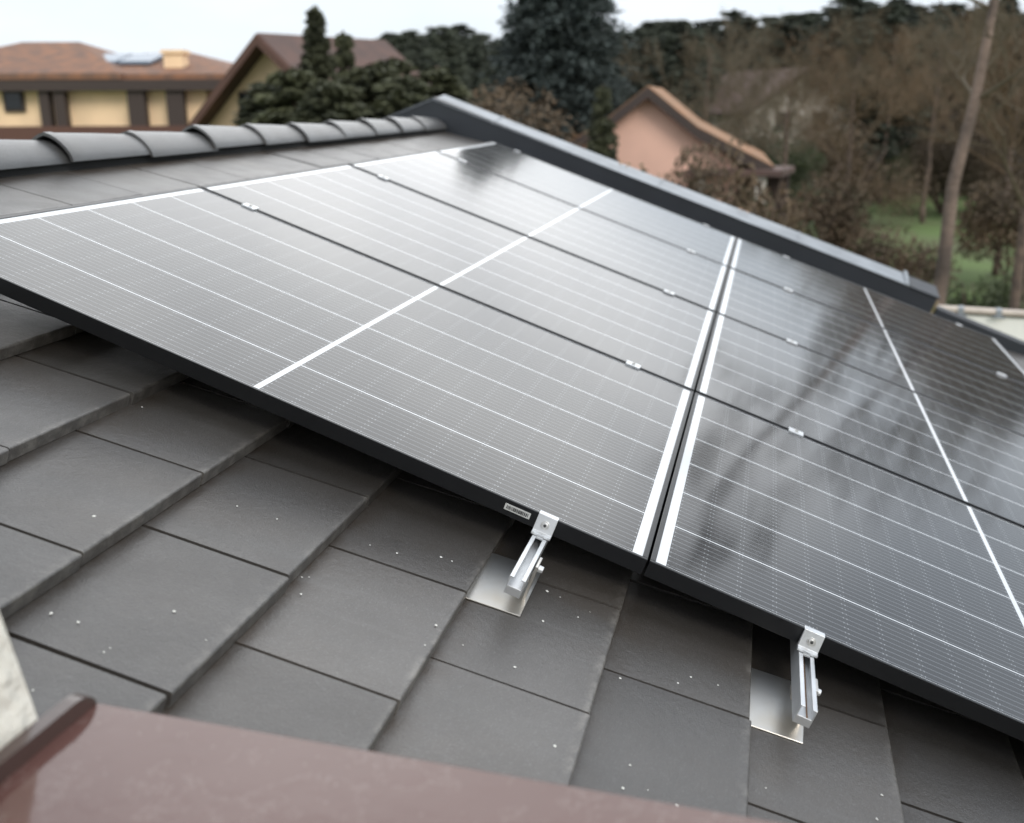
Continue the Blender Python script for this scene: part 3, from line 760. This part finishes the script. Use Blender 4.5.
# cream hip-roofed house, far left
D = 30.0
rl, _, ze = at(-120, 78, D); rr, _, _ = at(232, 78, D); _, _, zt = at(50, 41, D + 3.5)
fn = frame_fn(0, D, 0)
ca = thing('cream_house', 'cream house with brown hip roof and dark posts, far left', 'house', gl((rl + rr) / 2, D + 4, 0))
m = MB(); m.box(rl + .8, rr - .9, .50, 8.0, -.1, ze, fn); part(m, 'wall', M['cream_house'], ca)
def hip(x0, x1, y0, y1, z0, z1, inset, th=.16):
    m = MB(); ym_ = (y0 + y1) / 2
    vs = [fn(x0, y0, z0), fn(x1, y0, z0), fn(x1, y1, z0), fn(x0, y1, z0), fn(x0 + inset, ym_, z1), fn(x1 - inset, ym_, z1)]
    lo = [Vector(p) - Vector((0, 0, th)) for p in vs[:4]]
    m.add(vs + lo, [(0, 1, 5, 4), (1, 2, 5), (2, 3, 4, 5), (3, 0, 4), (0, 6, 7, 1), (1, 7, 8, 2), (2, 8, 9, 3), (3, 9, 6, 0), (9, 8, 7, 6)]); return m
xm, _, _ = at(120, 78, D)
part(hip(rl - .3, xm, 0, 8, ze + .10, zt, 2.6), 'roof', M['roof_brown'], ca)
_, _, z2 = at(120, 52, D + 3.5)
part(hip(xm - 3.2, rr + .2, .25, 8.3, ze + .08, z2, 2.5), 'roof', M['roof_brown'], ca)
m = MB(); m.box(rl - .3, rr + .2, .02, 8.3, ze - .36, ze - .07, fn); part(m, 'eave_soffit', M['fascia'], ca)
for (a, b, t0, t1) in ((37, 47, 80, 150), (52, 63, 80, 150), (126, 143, 82, 150), (165, 182, 80, 150), (214, 232, 82, 150)):
    xa, xb = at(a, 105, D)[0], at(b, 105, D)[0]
    m = MB(); m.box(xa, xb, .14, .42, -.1, ze - .365, fn); part(m, 'post', M['fascia'], ca)
for (a, b, y0, y1) in ((-4, 17, 90, 112), (-70, -40, 88, 116)):
    xa, xb = at(a, 100, D)[0], at(b, 100, D)[0]; za, zb = at(10, y1, D)[2], at(10, y0, D)[2]
    m = MB(); m.box(xa, xb, .41, .495, za, zb, fn); wo = part(m, 'window', M['fascia'], ca)
    m = MB(); m.box(xa + .08, xb - .08, .385, .406, za + .08, zb - .08, fn); part(m, 'pane', M['dark_glass'], wo)
zb0, zb1 = at(120, 140, D)[2], at(120, 126, D)[2]
m = MB(); m.box(rl + .2, rr - .3, .03, .12, zb0 - .3, zb1, fn); part(m, 'balcony_rail', M['fascia_red'], ca)
for (a, b, y0, y1, col) in ((84, 112, 52, 67, 'sky_glass'), (115, 148, 54, 68, 'sky_glass')):
    xa, xb = at(a, 60, D + 1.5)[0], at(b, 60, D + 1.5)[0]
    za, zb = ze + .35, ze + (z2 - ze) * .78
    ya, yb = .25 + 4.02 * (za - ze - .08) / (z2 - ze - .08), .25 + 4.02 * (zb - ze - .08) / (z2 - ze - .08)
    m = MB(); m.hexa([fn(x, y, z + dz) for dz in (.05, .13) for (x, y, z) in ((xa, ya, za), (xb, ya, za), (xb, yb, zb), (xa, yb, zb))]); part(m, 'roof_collector', M[col], ca)
xa = at(175, 60, D + 1.5)[0]; zc = at(175, 51, D + 1.5)[2]; m = MB(); m.box(xa - .27, xa + .27, 1.3, 1.9, ze, zc - .08, fn); m.box(xa - .33, xa + .33, 1.24, 1.96, zc - .078, zc + .03, fn); part(m, 'chimney', M['cream_house'], ca)

# ochre house with red-brown verge behind the conifers
a = at(274, 40, 27.0)
gable_house('ochre_house', 'ochre gabled house with red-brown verge boards behind the slim conifers', a[0], 27.0, R_(-38), 7.4, 3.4, a[2] - 2.6, a[2], M['ochre_house'], M['roof_red'], M['fascia_red'],
            wins=((-1.0, a[2] - 2.3, 1.0, 1.1), (1.0, a[2] - 2.3, 1.0, 1.1)))
# salmon house with flared orange roof
a = at(655, 90, 26.0)
gable_house('salmon_house', 'salmon pink gabled house with flared orange roof beyond the parapet', a[0] - .15, 26.0, R_(-11), 4.4, 6.0, a[2] - 1.75, a[2] - .05, M['pink_house'], M['roof_orange'], M['fascia'], flare=.55, over=.30)
fnp = frame_fn(at(740, 190, 25)[0], 25.0, R_(-22))
po = thing('garden_porch', 'low porch with pale post and dark opening beside the salmon house', 'porch', fnp(0, 0, 0))
zp = at(740, 170, 25)[2]
m = MB(); m.box(-1.3, 1.0, 0, 2, zp - .14, zp, fnp); part(m, 'roof', M['roof_red'], po)
for x in (-1.1, .35): m = MB(); m.box(x, x + .22, .1, .32, -.05, zp - .142, fnp); part(m, 'post', M['pale_house'], po)
m = MB(); m.box(-1.0, .9, 1.7, 1.9, -.05, zp - .142, fnp); part(m, 'wall', M['fascia'], po)
# farther houses showing between the bare trees
for (nm, lb, px, py, dd, yw, wid, zr, zw, mw_, mr) in (
    ('orange_roofed_house', 'far house with orange roof at the right edge', 1020, 112, 85, 60, 5, 0, 3.0, 'ochre_house', 'roof_orange'),
    ('pale_house', 'pale far house among the trees above the salmon house roof', 805, 70, 62, 15, 7, 0, 2.2, 'pale_house', 'roof_red')):
    a = at(px, py, dd)
    gable_house(nm, lb, a[0], dd, R_(yw), wid, 9, a[2] - zw, a[2], M[mw_], M[mr], M['fascia'], wins=((-1.2, a[2] - zw - 1.2, 1, 1.1), (1.2, a[2] - zw - 1.2, 1, 1.1)))

# ------------------------------------------------------------------ trees
def quads(name, C_, A_, B_, m, parent=None):                 # one mesh of leaf-sized rhombs from centre and two half axes
    n = len(C_); V = np.empty((n, 4, 3)); V[:, 0] = C_ - A_; V[:, 1] = C_ + B_; V[:, 2] = C_ + A_; V[:, 3] = C_ - B_
    me = bpy.data.meshes.new(name); me.vertices.add(4 * n); me.vertices.foreach_set('co', V.reshape(-1).astype(np.float32))
    me.loops.add(4 * n); me.loops.foreach_set('vertex_index', np.arange(4 * n, dtype=np.int32))
    me.polygons.add(n); me.polygons.foreach_set('loop_start', np.arange(0, 4 * n, 4, dtype=np.int32))
    try: me.polygons.foreach_set('loop_total', np.full(n, 4, dtype=np.int32))
    except Exception: pass
    me.update(calc_edges=True); me.validate(); me.materials.append(m)
    o = bpy.data.objects.new(name, me); COL.objects.link(o)
    if parent is not None: o.parent = parent
    return o
def unit(a): return a / (np.linalg.norm(a, axis=1, keepdims=True) + 1e-9)
def make_conifer(name, label, H, Rad, base, m, n_br, per, group=None, power=.85, droop=.25, size=.16, cat='tree'):
    root = thing(name, label, cat, group=group)
    t = MB()
    k = 7
    for i in range(k): t.tube((0, 0, H * i / k), (0, 0, H * (i + 1) / k), .02 + .028 * H * (1 - i / k) * .55, .02 + .028 * H * (1 - (i + 1) / k) * .55, 7, cap=(i == 0))
    t.build('trunk', M['bark'], root)
    C_, A_, B_ = [], [], []
    for b in range(n_br):
        z = base + (H - base) * (nr.random() ** 1.1) * .985
        f = 1 - (z - base) / (H - base)
        L_ = Rad * (f ** power) * nr.uniform(.72, 1.08) + .06
        az = nr.uniform(0, 6.283); up = nr.uniform(.0, .28) - .1 * f
        q = nr.random(per) ** .75
        pr = L_ * q
        x = np.cos(az) * pr; y = np.sin(az) * pr; zz = z + pr * up - droop * pr * pr / max(L_, .3)
        P = np.stack([x, y, zz], 1) + nr.normal(0, .02 + .06 * L_, (per, 3)) * np.array([1, 1, .6])
        d = unit(np.stack([np.cos(az) + nr.normal(0, .5, per), np.sin(az) + nr.normal(0, .5, per), nr.normal(-.25, .35, per)], 1))
        s = unit(np.cross(d, nr.normal(0, 1, (per, 3))))
        sz = size * nr.uniform(.6, 1.4, (per, 1))
        C_.append(P); A_.append(d * sz); B_.append(s * sz * .32)
    quads('crown', np.concatenate(C_), np.concatenate(A_), np.concatenate(B_), m, root)
    return root
def make_shrub(name, label, H, Rad, m, n, group=None, size=.10, cat='shrub', blobs=9):
    root = thing(name, label, cat, group=group)
    t = MB()
    for i in range(6):
        a = nr.uniform(0, 6.28); t.tube((0, 0, -.05), (math.cos(a) * Rad * .5, math.sin(a) * Rad * .5, H * nr.uniform(.55, .9)), .035, .01, 5)
    t.build('stem', M['bark'], root)
    C_ = []
    for b in range(blobs):
        a, rr_ = nr.uniform(0, 6.28), Rad * .62 * math.sqrt(nr.random()); zc = H * nr.uniform(.22, .82)
        c = np.array([math.cos(a) * rr_, math.sin(a) * rr_, zc]); k = n // blobs
        C_.append(c + unit(nr.normal(0, 1, (k, 3))) * (nr.random((k, 1)) ** .5) * Rad * nr.uniform(.32, .5) * np.array([1, 1, min(1.4, H / (2 * Rad) + .3)]))
    C_ = np.concatenate(C_); C_[:, 2] = np.maximum(C_[:, 2], .03)
    n = len(C_); d = unit(nr.normal(0, 1, (n, 3))); s = unit(np.cross(d, nr.normal(0, 1, (n, 3)))); sz = size * nr.uniform(.6, 1.4, (n, 1))
    quads('foliage', C_, d * sz, s * sz * .5, m, root)
    return root
def make_bare(name, label, H, spread, m_tw, m_bark, seed, lean=(0, 0), r0=.16, depth=6, group=None, fork=.25):
    rg_ = random.Random(seed); root = thing(name, label, 'tree', group=group)
    tr, br = MB(), MB()
    pts = []; p = Vector((0, 0, -.1)); nseg = 9
    for i in range(nseg + 1):
        t = i / nseg; q = Vector((lean[0] * t * H * .8 + rg_.uniform(-.06, .06), lean[1] * t * H * .8 + rg_.uniform(-.06, .06), t * H * .86 - .1)); pts.append(q)
    for i in range(nseg): tr.tube(pts[i], pts[i + 1], r0 * (1 - .088 * i), r0 * (1 - .088 * (i + 1)), 9, cap=(i == 0))
    cnt = [0]
    def grow(p, d, L_, r, lv):
        if lv > depth or cnt[0] > 5200: return
        cnt[0] += 1
        n = 3; q = p
        for i in range(n):
            d = (d + Vector((rg_.uniform(-.22, .22), rg_.uniform(-.22, .22), rg_.uniform(-.08, .16)))).normalized()
            q2 = q + d * (L_ / n); br.tube(q, q2, max(.004, r * (1 - .2 * i)), max(.004, r * (1 - .2 * (i + 1))), 4 if lv > 1 else 6, cap=False)
            if lv < depth and (i > 0 or rg_.random() < .6):
                for _ in range(1 if lv < 2 else 2):
                    dd = (d + Vector((rg_.uniform(-1, 1), rg_.uniform(-1, 1), rg_.uniform(-.35, .7))) * .85).normalized()
                    grow(q2, dd, L_ * rg_.uniform(.5, .72), r * .52, lv + 1)
            q = q2
    for i in range(int(nseg * fork) + 1, nseg + 1):
        for _ in range(2 if i < nseg else 3):
            a = rg_.uniform(0, 6.283); up = rg_.uniform(.25, .8)
            d = Vector((math.cos(a), math.sin(a), up)).normalized()
            grow(pts[i], d, spread * rg_.uniform(.55, 1.0) * (1.1 - .45 * i / nseg), r0 * (1 - .088 * i) * .45, depth - 4 if i < nseg else depth - 4)
    tr.build('trunk', m_bark, root, smooth=True); br.build('crown', m_tw, root)
    return root
def put(o, r, d, z=0.0, s=1.0, rz=None):
    o.location = gl(r, d, z); o.scale = (s, s, s); o.rotation_euler = (0, 0, rnd.uniform(0, 6.28) if rz is None else rz); return o

# big dark spruce in the middle, behind the parapet
a = at(562, 100, 29.0)
put(make_conifer('spruce_tree', 'big dark blue-green spruce rising above the top edge', 11.6, 3.1, .6, M['needle'], 1500, 100, power=.62, size=.085), a[0], 29.0)
# slim conifer left of it and dark evergreens around
a = at(314, 5, 21.0)
put(make_conifer('slim_conifer', 'tall slim pointed conifer in front of the ochre house', a[2], 1.55, .6, M['needle_olive'], 800, 64, power=1.0, size=.085), a[0], 21.0)
ev0 = None
for (px, py, dd, lb) in ((343, 30, 22, 'thin-topped conifer just right of the tallest slim one'), (372, 62, 20, 'broad olive evergreen right of the thin-topped conifer'), (402, 74, 19, 'lower olive evergreen beside the parapet peak'),
                         (330, 78, 18.5, 'squat evergreen below the slim conifer'), (292, 66, 19.5, 'stubby evergreen left of the slim conifer'), (437, 66, 24, 'brownish evergreen behind the parapet peak'), (392, 56, 23, 'tall olive evergreen right of the broad one'), (268, 80, 20, 'small evergreen in front of the ochre gable'), (603, 84, 22.5, 'dark evergreen hiding the left verge of the salmon house')):
    a = at(px, py, dd)
    if ev0 is None: ev0 = make_conifer('evergreen_tree', lb, 7.0, 1.5, .3, M['needle_olive'], 600, 80, power=.6, size=.075, group='evergreens in front of the houses'); o = ev0
    else: o = copy_tree(ev0)
    o['label'] = lb; put(o, a[0], dd, 0, 1.0); k = a[2] / 7.0; o.scale = (k * {343: .6, 603: .62}.get(px, 1.55), k * {343: .6, 603: .62}.get(px, 1.55), k)

# far pine line
pine0 = [make_conifer('pine_tree', 'p', 13.0, 2.6, 4.0 - 2 * k, M['pine'], 260, 100, power=.42, droop=.05, size=.16, group='pines in the far tree line') for k in range(2)]
k = 0
for i in range(96):
    px = 385 + (1230 - 385) * ((i * 37 % 96) + rnd.uniform(-.5, .5)) / 96; dd = rnd.uniform(60, 105)
    top = 34 + 9 * math.sin(i * 1.7) + rnd.uniform(-9, 9) - (14 if px > 640 else 0) - (14 if px > 830 else 0)
    if 480 < px < 520: top += 8
    a = at(px, top, dd)
    o = pine0[k] if k < 2 else copy_tree(pine0[rnd.randrange(2)]); k += 1
    o['label'] = 'dark pine in the tree line closing off the view'
    s = a[2] / 13.0; put(o, a[0], dd, 0, s); o.scale = (s * rnd.uniform(1.0, 1.6),) * 2 + (s,)

for px, py, dd in ((418, 34, 46), (446, 26, 44), (478, 33, 48), (500, 44, 43), (398, 52, 45)):
    a = at(px, py, dd); o = copy_tree(pine0[rnd.randrange(2)]); s_ = a[2] / 13.0; put(o, a[0], dd, 0, s_); o.scale = (s_ * .8, s_ * .8, s_)
    o['label'] = 'dark pine in the tree line closing off the view'

# bare winter trees on the right
bt = [make_bare('bare_tree', 'b', 9.0, 3.0, M['twig'], M['bark'], 3, r0=.13, depth=6, fork=.42, group='bare winter trees beyond the parapet'),
      make_bare('bare_tree', 'b', 8.5, 3.2, M['twig_red'], M['bark'], 9, r0=.12, depth=6, fork=.42, group='bare winter trees beyond the parapet')]
BT = [(785, 34, 0, 8.2, 'bare dark tree standing behind the roof of the salmon house'), (850, 40, 1, 9.4, 'reddish bare tree right of the salmon house'),
      (1012, 36, 1, 9.8, 'reddish bare tree at the right edge'), (1045, 26, 0, 9.4, 'dark bare tree cut by the right edge'),
      (930, 52, 1, 10.6, 'reddish bare tree left of the leaning trunk'), (705, 46, 0, 9.6, 'bare tree above the gable of the salmon house'), (1090, 30, 1, 9.0, 'bare tree beyond the right edge'),
      (885, 62, 0, 11.0, 'bare tree near the far tree line')]
for k, (px, dd, ty, hh, lb) in enumerate(BT):
    o = bt[ty] if k == ty and k < 2 else copy_tree(bt[ty])
    a = at(px, 150, dd); o['label'] = lb; put(o, a[0], dd, 0, hh / 9.0)
# leaning pale trunk on the right
a0 = at(938, 295, 13.0); a1 = at(1004, -60, 13.0)
slope = ((a1[0] - a0[0]) / (a1[2] - a0[2]))
foot = a0[0] - a0[2] * slope
lt = make_bare('leaning_tree', 'pale-barked tree with leaning trunk right of the lawn', 10.6, 1.5, M['twig'], M['bark_pale'], 21, lean=(slope, 0), r0=.135, depth=4, fork=.62)
lt.location = gl(foot, 13.0); lt.rotation_euler = (0, 0, math.atan2(e_r.y, e_r.x)); 
lean_fix = slope / (.8 / .86)
a0 = at(1008, 290, 15.0)
t2 = make_bare('dark_trunk_tree', 'dark straight trunk right of the leaning tree', 9.5, 2.4, M['twig'], M['bark'], 33, lean=(.03, 0), r0=.11, depth=4, fork=.55)
t2.location = gl(a0[0], 15.0); t2.rotation_euler = (0, 0, math.atan2(e_r.y, e_r.x))

# shrubs
sg = make_shrub('green_shrub', 's', 2.2, 1.3, M['shrub'], 7200, group='green shrubs around the lawn', size=.05)
sb = make_shrub('brown_shrub', 's', 2.6, 1.5, M['shrub_brown'], 7200, group='brown winter shrubs', size=.05)
sgf = make_shrub('green_shrub', 's', 2.2, 1.3, M['shrub'], 22000, group='green shrubs around the lawn', size=.024)
sbf = make_shrub('brown_shrub', 's', 2.6, 1.5, M['shrub_brown'], 22000, group='brown winter shrubs', size=.022)
SH = [(sg, 800, 262, 24, 1.5, 'green shrub below the left end of the lawn'), (sg, 862, 276, 23, 1.2, 'green shrub in the middle of the lawn edge'), (sg, 690, 205, 22, 1.3, 'green shrub in front of the salmon wall'),
      (sg, 985, 276, 22, 1.0, 'green shrub between the leaning trunk and the dark trunk'), (sg, 770, 200, 23, 1.1, 'yellow-green shrub right of the porch'),
      (sb, 812, 186, 30, 1.3, 'brown shrub behind the porch'), (sb, 742, 168, 21, 1.2, 'brown shrub covering the porch of the salmon house'), (sbf, 950, 140, 56, 2.6, 'brown shrub behind the leaning trunk'),
      (sb, 905, 238, 27, 1.2, 'small brown shrub on the lawn'), (sgf, 800, 150, 40, 2.4, 'big olive shrub under the bare trees'), (sgf, 880, 128, 64, 3.2, 'big olive shrub at the far end of the lawn'), (sb, 1020, 190, 34, 1.6, 'brown shrub at the right edge'), (sbf, 790, 130, 44, 3.0, 'large brown shrub above the porch'),
      (sbf, 720, 140, 40, 3.0, 'large brown shrub behind the salmon house'), (sbf, 440, 105, 26, 2.6, 'brown shrub behind the parapet peak'), (sbf, 850, 120, 52, 3.2, 'large brown shrub under the far pines'),
      (sbf, 1000, 115, 54, 3.2, 'large brown shrub under the right-hand pines'), (sbf, 640, 120, 46, 3.4, 'large brown shrub beside the spruce'), (sg, 612, 185, 21, 1.5, 'dark green shrub left of the salmon wall')]
seen = set()
for (src, px, py, dd, s, lb) in SH:
    o = src if src.name not in seen else copy_tree(src); seen.add(src.name)
    a = at(px, py, dd); o['label'] = lb; put(o, a[0], dd, 0, max(.5, min(a[2] / 1.6, s * 1.3)) if a[2] > 0 else s)
    if a[2] > 0:
        hs = max(.6, a[2] / (2.0 if src in (sg, sgf) else 2.3)); o.scale = (s, s, hs)
